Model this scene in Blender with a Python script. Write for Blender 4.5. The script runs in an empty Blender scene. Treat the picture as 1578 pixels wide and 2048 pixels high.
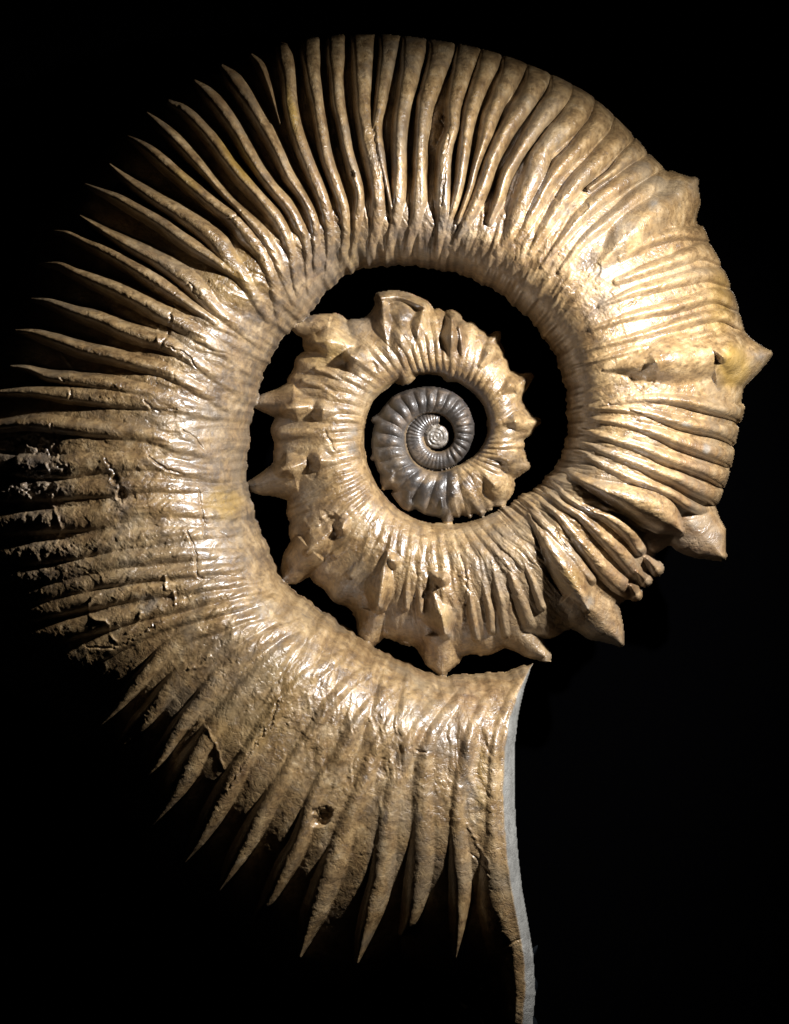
import bpy, math, random
import numpy as np
from math import radians
rng = np.random.RandomState(7)
random.seed(7)
scene = bpy.context.scene
C = bpy.context.collection

# ------------------------------------------------------------------ camera, light, exposure
S = 0.0003                                   # metres per unit of the fossil plan (fossil about 0.6 m high)
CX, CY = 789.0, 1024.0
def W(px, py, z=0.0): return ((px - CX) * S, -(py - CY) * S, z * S)

cam_d = bpy.data.cameras.new('camera'); cam = bpy.data.objects.new('camera', cam_d); C.objects.link(cam)
cam.location = (0, 0, 3.0); cam_d.sensor_fit = 'VERTICAL'; cam_d.sensor_height = 24.0
cam_d.lens = 24.0 * (3.0 - 0.027) / (2048 * S); cam_d.clip_start = 0.05; cam_d.clip_end = 50
scene.camera = cam
world = bpy.data.worlds.new('World'); scene.world = world; world.use_nodes = True
world.node_tree.nodes['Background'].inputs[0].default_value = (0.5, 0.6, 0.75, 1)
world.node_tree.nodes['Background'].inputs[1].default_value = 0.0012
def spot(name, loc, target, power, size, blend, radius, col):
    d = bpy.data.lights.new(name, 'SPOT'); o = bpy.data.objects.new(name, d); C.objects.link(o)
    d.energy = power; d.spot_size = radians(size); d.spot_blend = blend; d.shadow_soft_size = radius; d.color = col
    from mathutils import Vector
    o.location = loc
    o.rotation_euler = (Vector(target) - Vector(loc)).to_track_quat('-Z', 'Y').to_euler()
    return o
tgt = W(640, 1200, 60)
L = W(2020, 200, 1330)
spot('display_spotlight', L, tgt, 51.0, 72, 0.9, 0.010, (1.0, 0.985, 0.985))
scene.view_settings.view_transform = 'Standard'; scene.view_settings.look = 'None'
scene.view_settings.exposure = 0.0; scene.view_settings.gamma = 1.0

# ------------------------------------------------------------------ materials
def new_mat(name):
    m = bpy.data.materials.new(name); m.use_nodes = True
    nt = m.node_tree; return m, nt, nt.nodes['Principled BSDF']
def N(nt, t, **kw):
    n = nt.nodes.new(t)
    for k, v in kw.items():
        if k in n.inputs: n.inputs[k].default_value = v
        else: setattr(n, k, v)
    return n
def noise(nt, co, scale, detail=5, rough=.55, dist=0.0):
    n = N(nt, 'ShaderNodeTexNoise'); n.inputs['Scale'].default_value = scale; n.inputs['Detail'].default_value = detail
    n.inputs['Roughness'].default_value = rough; n.inputs['Distortion'].default_value = dist
    nt.links.new(co, n.inputs['Vector']); return n
def ramp(nt, fac, stops):
    r = N(nt, 'ShaderNodeValToRGB'); cr = r.color_ramp
    while len(cr.elements) < len(stops): cr.elements.new(0.5)
    for e, (p, c) in zip(cr.elements, stops): e.position = p; e.color = (*c, 1) if len(c) == 3 else c
    nt.links.new(fac, r.inputs[0]); return r
def mix(nt, fac, a, b, mode='MIX'):
    n = N(nt, 'ShaderNodeMix'); n.data_type = 'RGBA'; n.blend_type = mode; n.clamp_factor = True
    for sock, v in ((n.inputs[0], fac), (n.inputs[6], a), (n.inputs[7], b)):
        if isinstance(v, (int, float)): sock.default_value = v
        elif isinstance(v, tuple): sock.default_value = (*v, 1)
        else: nt.links.new(v, sock)
    return n.outputs[2]
def math_(nt, op, a, b=0.0, c=0.0):
    n = N(nt, 'ShaderNodeMath'); n.operation = op
    for i, v in enumerate((a, b, c)):
        if isinstance(v, (int, float)): n.inputs[i].default_value = v
        else: nt.links.new(v, n.inputs[i])
    return n.outputs[0]

def make_stone():
    m, nt, p = new_mat('fossil_shell'); lk = nt.links
    tc = N(nt, 'ShaderNodeTexCoord'); co = tc.outputs['Object']
    at = N(nt, 'ShaderNodeAttribute'); at.attribute_name = 'tint'
    ab = N(nt, 'ShaderNodeAttribute'); ab.attribute_name = 'band'
    sp = N(nt, 'ShaderNodeSeparateColor'); lk.new(at.outputs['Color'], sp.inputs[0])
    dark, grey, rough, warm = sp.outputs[0], sp.outputs[1], sp.outputs[2], at.outputs['Alpha']
    n1 = noise(nt, co, 26, 6, .6, .4); n2 = noise(nt, co, 90, 6, .65, .3); n3 = noise(nt, co, 9, 4, .5)
    n4 = noise(nt, co, 420, 3, .6)
    base = ramp(nt, n1.outputs[0], [(.28, (.115, .064, .026)), (.45, (.215, .132, .058)), (.58, (.30, .20, .098)), (.75, (.40, .30, .17))]).outputs[0]
    mott = ramp(nt, n2.outputs[0], [(.30, (.045, .028, .014)), (.42, (.15, .092, .042)), (.56, (.31, .21, .105)), (.74, (.50, .39, .25))]).outputs[0]
    c = mix(nt, .6, base, mott)
    fine = ramp(nt, noise(nt, co, 260, 4, .7).outputs[0], [(.34, (.3, .25, .2)), (.48, (1, 1, 1)), (.66, (1.3, 1.28, 1.22))]).outputs[0]
    c = mix(nt, .6, c, fine, 'MULTIPLY')
    redd = ramp(nt, n3.outputs[0], [(.55, (0, 0, 0)), (.75, (1, 1, 1))]).outputs[0]
    c = mix(nt, math_(nt, 'MULTIPLY', redd, .35), c, (.17, .075, .04))
    sp4 = ramp(nt, n4.outputs[0], [(.30, (1, 1, 1)), (.38, (0, 0, 0))]).outputs[0]
    c = mix(nt, math_(nt, 'MULTIPLY', sp4, .5), c, (.07, .04, .02))
    n7 = noise(nt, co, 17, 6, .68, .8)
    gb = ramp(nt, n7.outputs[0], [(.50, (0,)*3), (.62, (1,)*3)]).outputs[0]
    c = mix(nt, math_(nt, 'MULTIPLY', gb, .55), c, (.17, .135, .095))
    c = mix(nt, math_(nt, 'MULTIPLY', warm, .75), c, (.32, .20, .04))
    bc = ramp(nt, ab.outputs['Fac'], [(.12, (.50, .42, .34)), (.42, (.88, .86, .84)), (.62, (1.12, 1.1, 1.06)), (.9, (1.35, 1.36, 1.4))]).outputs[0]
    c = mix(nt, .34, c, bc, 'MULTIPLY')
    c = mix(nt, 1.0, c, (.95, .955, .92), 'MULTIPLY')
    # grey mineral patches and the ground edge of the mouth
    gcol = ramp(nt, n2.outputs[0], [(.3, (.15, .147, .135)), (.7, (.31, .305, .28))]).outputs[0]
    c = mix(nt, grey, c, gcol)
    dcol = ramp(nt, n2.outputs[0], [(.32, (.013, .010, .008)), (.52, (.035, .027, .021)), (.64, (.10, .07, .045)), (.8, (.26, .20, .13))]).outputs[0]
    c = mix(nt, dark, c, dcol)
    lk.new(c, p.inputs['Base Color'])
    ck = ramp(nt, noise(nt, co, 62, 5, .6, 1.2).outputs[0], [(.488, (0,)*3), (.5, (1,)*3), (.512, (0,)*3)]).outputs[0]
    ck = math_(nt, 'MULTIPLY', ck, ramp(nt, n7.outputs[0], [(.42, (1,)*3), (.52, (0,)*3)]).outputs[0])
    c = mix(nt, math_(nt, 'MULTIPLY', ck, .55), c, (.05, .03, .018)); nt.links.new(c, p.inputs['Base Color'])
    r = ramp(nt, n2.outputs[0], [(.25, (.42,)*3), (.5, (.27,)*3), (.75, (.36,)*3)]).outputs[0]
    nr = ramp(nt, n1.outputs[0], [(.35, (.0,)*3), (.7, (.16,)*3)]).outputs[0]
    rr = math_(nt, 'ADD', math_(nt, 'ADD', r, nr), math_(nt, 'MULTIPLY', rough, .35))
    lk.new(rr, p.inputs['Roughness'])
    p.inputs['Specular IOR Level'].default_value = .8
    p.inputs['Coat Weight'].default_value = .62; p.inputs['Coat Roughness'].default_value = .24
    # relief: grain, wrinkles, small cracks
    rz = noise(nt, co, 130, 4, .6, .6); rdg = math_(nt, 'ABSOLUTE', math_(nt, 'SUBTRACT', rz.outputs[0], .5)); rdg = ramp(nt, rdg, [(.0, (0,)*3), (.035, (1,)*3)]).outputs[0]
    v = N(nt, 'ShaderNodeTexVoronoi'); v.feature = 'DISTANCE_TO_EDGE'; v.inputs['Scale'].default_value = 60
    wv = noise(nt, co, 40, 4, .6); add = N(nt, 'ShaderNodeVectorMath'); add.operation = 'MULTIPLY_ADD'
    lk.new(wv.outputs['Color'], add.inputs[0]); add.inputs[1].default_value = (.035,)*3; lk.new(co, add.inputs[2])
    lk.new(add.outputs[0], v.inputs['Vector'])
    crack = ramp(nt, v.outputs['Distance'], [(.0, (0,)*3), (.03, (1,)*3)]).outputs[0]
    cm = ramp(nt, n3.outputs[0], [(.46, (0,)*3), (.56, (1,)*3)]).outputs[0]
    crack = math_(nt, 'MULTIPLY', math_(nt, 'SUBTRACT', 1.0, crack), cm)
    n5 = noise(nt, co, 240, 5, .62, .5); n6 = noise(nt, co, 700, 3, .6)
    h = math_(nt, 'ADD', math_(nt, 'MULTIPLY', n5.outputs[0], .6), math_(nt, 'MULTIPLY', n6.outputs[0], .25))
    h = math_(nt, 'ADD', h, math_(nt, 'MULTIPLY', n2.outputs[0], .35))
    h = math_(nt, 'SUBTRACT', h, math_(nt, 'MULTIPLY', crack, .22))
    h = math_(nt, 'ADD', h, math_(nt, 'MULTIPLY', rdg, .16))
    h = math_(nt, 'SUBTRACT', h, math_(nt, 'MULTIPLY', ck, .25))
    b = N(nt, 'ShaderNodeBump'); b.inputs['Strength'].default_value = .42; b.inputs['Distance'].default_value = .0021
    lk.new(h, b.inputs['Height']); lk.new(b.outputs[0], p.inputs['Normal'])
    return m
STONE = make_stone()
def simple(name, col, rough, bump=0, scale=100, dist=.001):
    m, nt, p = new_mat(name); p.inputs['Base Color'].default_value = (*col, 1); p.inputs['Roughness'].default_value = rough
    tc = N(nt, 'ShaderNodeTexCoord'); n = noise(nt, tc.outputs['Object'], scale, 5, .6)
    if bump:
        b = N(nt, 'ShaderNodeBump'); b.inputs['Strength'].default_value = bump; b.inputs['Distance'].default_value = dist
        nt.links.new(n.outputs[0], b.inputs['Height']); nt.links.new(b.outputs[0], p.inputs['Normal'])
    return m
VELVET = simple('black_velvet', (.0004, .0004, .0005), .95, .4, 900, .0006)
VELVET.node_tree.nodes['Principled BSDF'].inputs['Specular IOR Level'].default_value = 0.0

# ------------------------------------------------------------------ plan grid
STEP = 1.75
X0, X1, Y0, Y1 = -190, 1590, 40, 2110
gx = np.arange(X0, X1, STEP); gy = np.arange(Y0, Y1, STEP)
NX, NY = len(gx), len(gy)
XX, YY = np.meshgrid(gx, gy)
CCX, CCY = 874.0, 872.0

def vnoise(scale, seed, octaves=4, rough=.5, ax=1.0):
    out = np.zeros((NY, NX)); amp = 1; tot = 0
    r = np.random.RandomState(seed)
    for o in range(octaves):
        s = scale / (2 ** o)
        if s < 2.5: break
        fx = (XX - X0) / s; fy = (YY - Y0) / s
        w = int(fx.max()) + 3; h = int(fy.max()) + 3
        g = r.rand(h, w)
        ix = fx.astype(int); iy = fy.astype(int)
        tx = fx - ix; ty = fy - iy
        tx = tx*tx*(3-2*tx); ty = ty*ty*(3-2*ty)
        v = (g[iy, ix]*(1-tx) + g[iy, ix+1]*tx)*(1-ty) + (g[iy+1, ix]*(1-tx) + g[iy+1, ix+1]*tx)*ty
        out += v*amp; tot += amp; amp *= rough
    return out / tot
def sstep(a, b, x):
    t = np.clip((x - a) / (b - a), 0, 1); return t*t*(3-2*t)
def smax(a, b, k):
    h = np.clip(.5 + .5*(a - b)/k, 0, 1)
    return b*(1-h) + a*h + k*h*(1-h)

# spiral: angle (degrees, unwrapped; 0 right, 90 top, 180 left, 270 bottom) -> inner radius
RI = [(300,500),(292,497),(285,490),(277,484),(270,480),(262,460),(255,443),(247,430),(240,417),(232,421),(225,424),(217,414),(210,402),(202,398),(195,393),(187,386),(180,376),(172,372),(165,370),
 (150,371),(143,362),(135,357),(128,365),(120,376),(112,366),(105,358),(97,345),(90,338),(80,328),(71,320),(58,306),(44,295),(31,286),(17,273),(8,266),(0,262),(-8,255),(-16,243),(-26,226),(-36,206),(-46,197),(-56,190),
 (-75,181),(-90,176),(-105,171),(-120,164),(-135,157),(-150,151),(-180,146),(-210,147),(-232,138),(-250,130),(-270,124),(-285,119),(-299,116),(-327,113),(-353,104),(-378,90),(-398,78),(-415,72),(-430,70),
 (-450,70),(-488,68),(-523,63),(-558,61),(-587,55),(-620,48),(-661,41),(-703,36),(-733,35),(-774,32),(-826,29),(-882,26),(-936,25),(-1000,24)]
# envelope radius (rib crests) and groove radius (body)
RO = [(300,1240),(289,1215),(284,1185),(279,1090),(275,1045),(266,1010),(261,1070),(255,1082),(249,1040),(244,1012),(239,995),(234,968),(229,932),(224,910),(215,905),(200,895),(185,885),(172,885),
 (166,878),(160,870),(152,885),(146,878),(140,868),(132,876),(124,870),(117,862),(108,846),(100,825),(90,800),(80,782),(75,772),(66,757),(54,717),(47,705),(40,690),(35,676),(24,664),(18,655),(10,640),(4,620),(0,606),(-6,598),(-13,585),
 (-20,552),(-28,512),(-35,512),(-40,510),(-48,500),(-56,476),(-64,462),(-74,455),(-83,448),(-91,440),(-100,424),(-109,410),(-118,394),(-130,388),(-137,378),(-145,362),(-157,332),(-165,334),(-172,336),(-182,336),(-190,330),(-200,324),
 (-212,326),(-220,312),(-232,298),(-247,280),(-258,268),(-271,258),(-280,250),(-293,238),(-301,226),(-314,209),(-326,202),(-335,194),(-353,188),(-366,182),(-377,180),(-390,182),(-403,184),(-416,184),(-430,176),(-443,166),(-458,160),(-468,152),(-482,140),
 (-497,140),(-522,136),(-540,132),(-554,128),(-581,121),(-606,108),(-630,101),(-660,94),(-690,83),(-710,79),(-730,72),(-760,69),(-848,66),(-883,63),(-918,61),(-947,55),(-980,48),(-1000,46)]
RB = [(300,1190),(287,1150),(283,1050),(280,960),(270,940),(255,940),(240,930),(225,900),(215,960),(205,1010),(185,1010),(178,940),(172,780),(166,640),(150,620),(135,625),(120,650),(110,700),(100,745),(90,772),(80,760),(66,745)]
HH = [(300,200),(285,225),(270,245),(240,265),(180,265),(135,250),(90,225),(45,215),(0,205),(-45,145),(-90,106),(-135,90),(-180,78),(-225,68),(-270,60),(-315,54),(-360,49),(-405,46),(-450,42),(-540,38),(-630,30),(-720,23),(-800,17),(-900,11),(-1000,8)]
def tab(T):
    a = np.array(sorted(T)); return lambda p: np.interp(p, a[:, 0], a[:, 1])
fri_, fro__, fh = tab(RI), tab(RO), tab(HH)
def fri(p): return fri_(p) + np.where(p > -50, 1.6*np.sin(np.radians(p*57 + 60*np.sin(np.radians(p*7)))) + 1.6*np.sin(np.radians(p*23 + 1)) + 1.0*np.sin(np.radians(p*131)), 0)
def fro_(p): return fro__(p) + np.where((p < -52) & (p > -435), 2.6*np.sin(np.radians(p*41 + 50*np.sin(np.radians(p*5)))) + 1.8*np.sin(np.radians(p*17)), 0)
def fro(p): return fro_(p) + np.interp(p, [108, 118, 140, 164, 178, 208, 222, 300], [0, 8, 30, 55, 130, 130, 65, 70])
_rb = tab(RB)
def frb(p): return np.where(p > 66, fro(p) - 14,  fro_(p) - np.where(p > -30, 9, np.where(p > -440, 4, 1)))
# small seam so whorls that touch keep a crease: inner radius of dark coil whorls
DX = XX - CCX; DY = YY - CCY
RR = np.hypot(DX, DY); ANG = np.degrees(np.arctan2(-DY, DX)) % 360
APER = [(1075,1322),(1064,1337),(1049,1377),(1036,1431),(1029,1488),(1028,1577),(1031,1644),(1036,1710),(1044,1777),(1056,1843),(1067,1910),(1072,1990),(1062,2112)]
RIMW = [(1322,4),(1337,5),(1377,12),(1431,20),(1488,24),(1577,27),(1644,27),(1710,26),(1777,24),(1843,22),(1910,21),(1990,24),(2075,24)]
ax_at = np.interp(YY, [q[1] for q in APER], [q[0] for q in APER]); rw = np.interp(YY, [r[0] for r in RIMW], [r[1] for r in RIMW])
low = (YY > 1322) & (XX > 880)
dap = ax_at - XX                        # > 0 inside the shell
outer_zone = low & (RR > 470)

PHI = np.full((NY, NX), np.nan); V = np.full((NY, NX), -1.0)
E = np.full((NY, NX), -60.0); Bd = np.full((NY, NX), -60.0)
WH = np.full((NY, NX), -1, int)
def profile(r, ri, ro, vc, pin=2.2, pout=1.75):
    v = (r - ri) / (ro - ri)
    t = np.where(v < vc, (vc - v)/vc, (v - vc)/(1 - vc))
    p = np.where(v < vc, pin, pout)
    inside = np.clip(1 - np.abs(t)**p, 0, 1)**np.where(v < vc, .5, .62)
    out = -np.clip(t - 1, 0, 5)*3
    return np.where(t <= 1, inside, out), v
for k in range(0, 4):
    for half in (0,):
        phi = np.where((ANG > 297) | ((ANG > 288) & (RR < 472)), ANG - 360, ANG) - 360*k
        ok = phi > -1000
        ri, ro, rb, H = fri(phi), fro(phi), frb(phi), fh(phi)
        if k == 0: rb = np.where(low & (ANG > 262), rb + (1275 - rb)*sstep(80, 36, dap), rb)
        vc = np.interp(phi, [-900, -400, -90, 0, 90, 180, 285], [.5, .45, .42, .42, .34, .32, .22])
        pin = np.interp(phi, [-60, -20, 70, 110], [2.3, 3.4, 3.2, 2.3])
        po = np.interp(phi, [200, 235], [1.75, 2.35]); f, v = profile(RR, ri, ro, vc, pin, po)
        fb, vb = profile(RR, ri, rb, np.minimum(vc*(ro - ri)/np.maximum(rb - ri, 1), .7), pin, po)
        e = f*H
        # crown is a little broad on the umbilical shoulder
        take = ok & (e > E)
        E = np.where(take, e, E); PHI = np.where(take, phi, PHI); V = np.where(take, v, V)
        g = 1 - np.interp(phi, [-1000, 60, 75, 100, 170, 180, 215, 240, 285], [.03, .12, .17, .19, .17, .045, .05, .17, .17])*sstep(0, 1, (v - np.interp(phi, [-60, 55, 75, 110, 160, 200, 230], [.3, .3, .12, .12, .2, .3, .45]))/np.interp(phi, [-60, 55, 75, 110, 160, 200, 230], [.5, .5, .35, .35, .5, .6, .5]))
        b = np.where(fb > 0, fb*H*g - np.where(phi > -52, 8*sstep(0, .05, v), 0), fb*H)
        Bd = np.where(take, b, Bd)
PHI = np.nan_to_num(PHI, nan=-999.)
Z = Bd.copy()
LAB = np.zeros((NY, NX), int)
labels = ['body']
TINT = np.zeros((NY, NX, 4))

# ------------------------------------------------------------------ strokes: ribs, spines, tubercles
def catmull(P, seg=7.0):
    P = np.array(P, float)
    if len(P) < 3: 
        n = max(2, int(np.hypot(*(P[1,:2]-P[0,:2]))/seg)); t = np.linspace(0,1,n)[:,None]; return P[0]*(1-t)+P[-1]*t
    Q = np.vstack([2*P[0]-P[1], P, 2*P[-1]-P[-2]]); out = []
    for i in range(1, len(Q)-2):
        n = max(2, int(np.hypot(*(Q[i+1,:2]-Q[i,:2]))/seg))
        for t in np.arange(n)/n:
            out.append(.5*((2*Q[i]) + (-Q[i-1]+Q[i+1])*t + (2*Q[i-1]-5*Q[i]+4*Q[i+1]-Q[i+2])*t*t + (-Q[i-1]+3*Q[i]-3*Q[i+1]+Q[i+2])*t**3))
    out.append(P[-1]); return np.array(out)
def field(P, margin=1.35, pad=6):
    """nearest-point field of a polyline with per-point data columns; returns window, distance, side, s, data"""
    P = np.asarray(P); wmax = P[:, 2].max()*margin + pad
    i0 = max(0, int((P[:,1].min()-wmax-Y0)/STEP)); i1 = min(NY, int((P[:,1].max()+wmax-Y0)/STEP)+2)
    j0 = max(0, int((P[:,0].min()-wmax-X0)/STEP)); j1 = min(NX, int((P[:,0].max()+wmax-X0)/STEP)+2)
    sl = (slice(i0, i1), slice(j0, j1)); x, y = XX[sl], YY[sl]
    best = np.full(x.shape, 1e18); s = np.zeros(x.shape); side = np.zeros(x.shape)
    L = np.r_[0, np.cumsum(np.hypot(np.diff(P[:,0]), np.diff(P[:,1])))]; T = L[-1]
    for a in range(len(P)-1):
        ax, ay = P[a,:2]; bx, by = P[a+1,:2]; dx, dy = bx-ax, by-ay; l2 = dx*dx+dy*dy+1e-9
        t = np.clip(((x-ax)*dx+(y-ay)*dy)/l2, 0, 1)
        ex = x-ax-t*dx; ey = y-ay-t*dy; d = ex*ex+ey*ey
        m = d < best; best = np.where(m, d, best); s = np.where(m, L[a]+t*(L[a+1]-L[a]), s); side = np.where(m, dx*ey-dy*ex, side)
    data = [np.interp(s, L, P[:, c]) for c in range(2, P.shape[1])]
    return sl, np.sqrt(best), np.sign(side), s/T, data
def cap(q, e=.6, p=2.0):
    qq = np.clip(np.abs(q), 0, .999)
    return np.where(np.abs(q) < 1, (1-qq**p)**e, -(np.abs(q)-1)*3)
def put(sl, val, k, name, lab_bias=0.0):
    z = Z[sl]
    win = val > z - lab_bias
    if name is not None:
        labels.append(name); li = len(labels)-1
        LAB[sl] = np.where(win, li, LAB[sl])
    Z[sl] = smax(z, val, k)
    return win
def rib(P, a, c=8.0, k=3.0, e=.6, name='rib', fade=.015, wob=True):
    """P from outer end to inner end; a = relative depth at evenly spaced stations along the rib"""
    free = len(a) > 6 and a[0] > .3; P = [(x, y, w*(1.5 if a is BB else 1.38 if free and a is not TP else 1.2 if a is TP else 1.08)) for x, y, w in P]
    if len(P) > 4:
        (xa, ya, _), (xb, yb, wb) = P[-2], P[-1]; l_ = math.hypot(xb-xa, yb-ya); P.append((xb+(xb-xa)/l_*24, yb+(yb-ya)/l_*24, wb*.9))
        if a is TP or a is BL or a is BB or a is LF: P += [(xb+(xb-xa)/l_*q_, yb+(yb-ya)/l_*q_, wb*.85) for q_ in (48, 75)]
    if a is LF: P = [(x, y, w*1.12) for x, y, w in P]; c = 4.5
    if free: e = .55
    Pc = catmull(P)
    if wob: 
        n = len(Pc); j = np.convolve(rng.randn(n+8), np.ones(5)/5, 'same')[4:-4]
        Pc[:,2] *= 1 + .07*j
    sl, d, side, s, (w,) = field(Pc)
    q = d/np.maximum(w, .5)
    av = np.interp(s, np.linspace(0, 1, len(a)), a)
    cp = cap(q, e, 3.0 if free else 2.0)
    Er = E[sl]
    val = np.where(Er > 0, Er*((1-av)+av*cp), Er + np.minimum(cp, 0)*8) - c*(1-cp) - fade*np.maximum(Er, 0)*sstep(.86, 1., s)
    put(sl, np.where(q < 1.5, val, -200), k, name)

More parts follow.
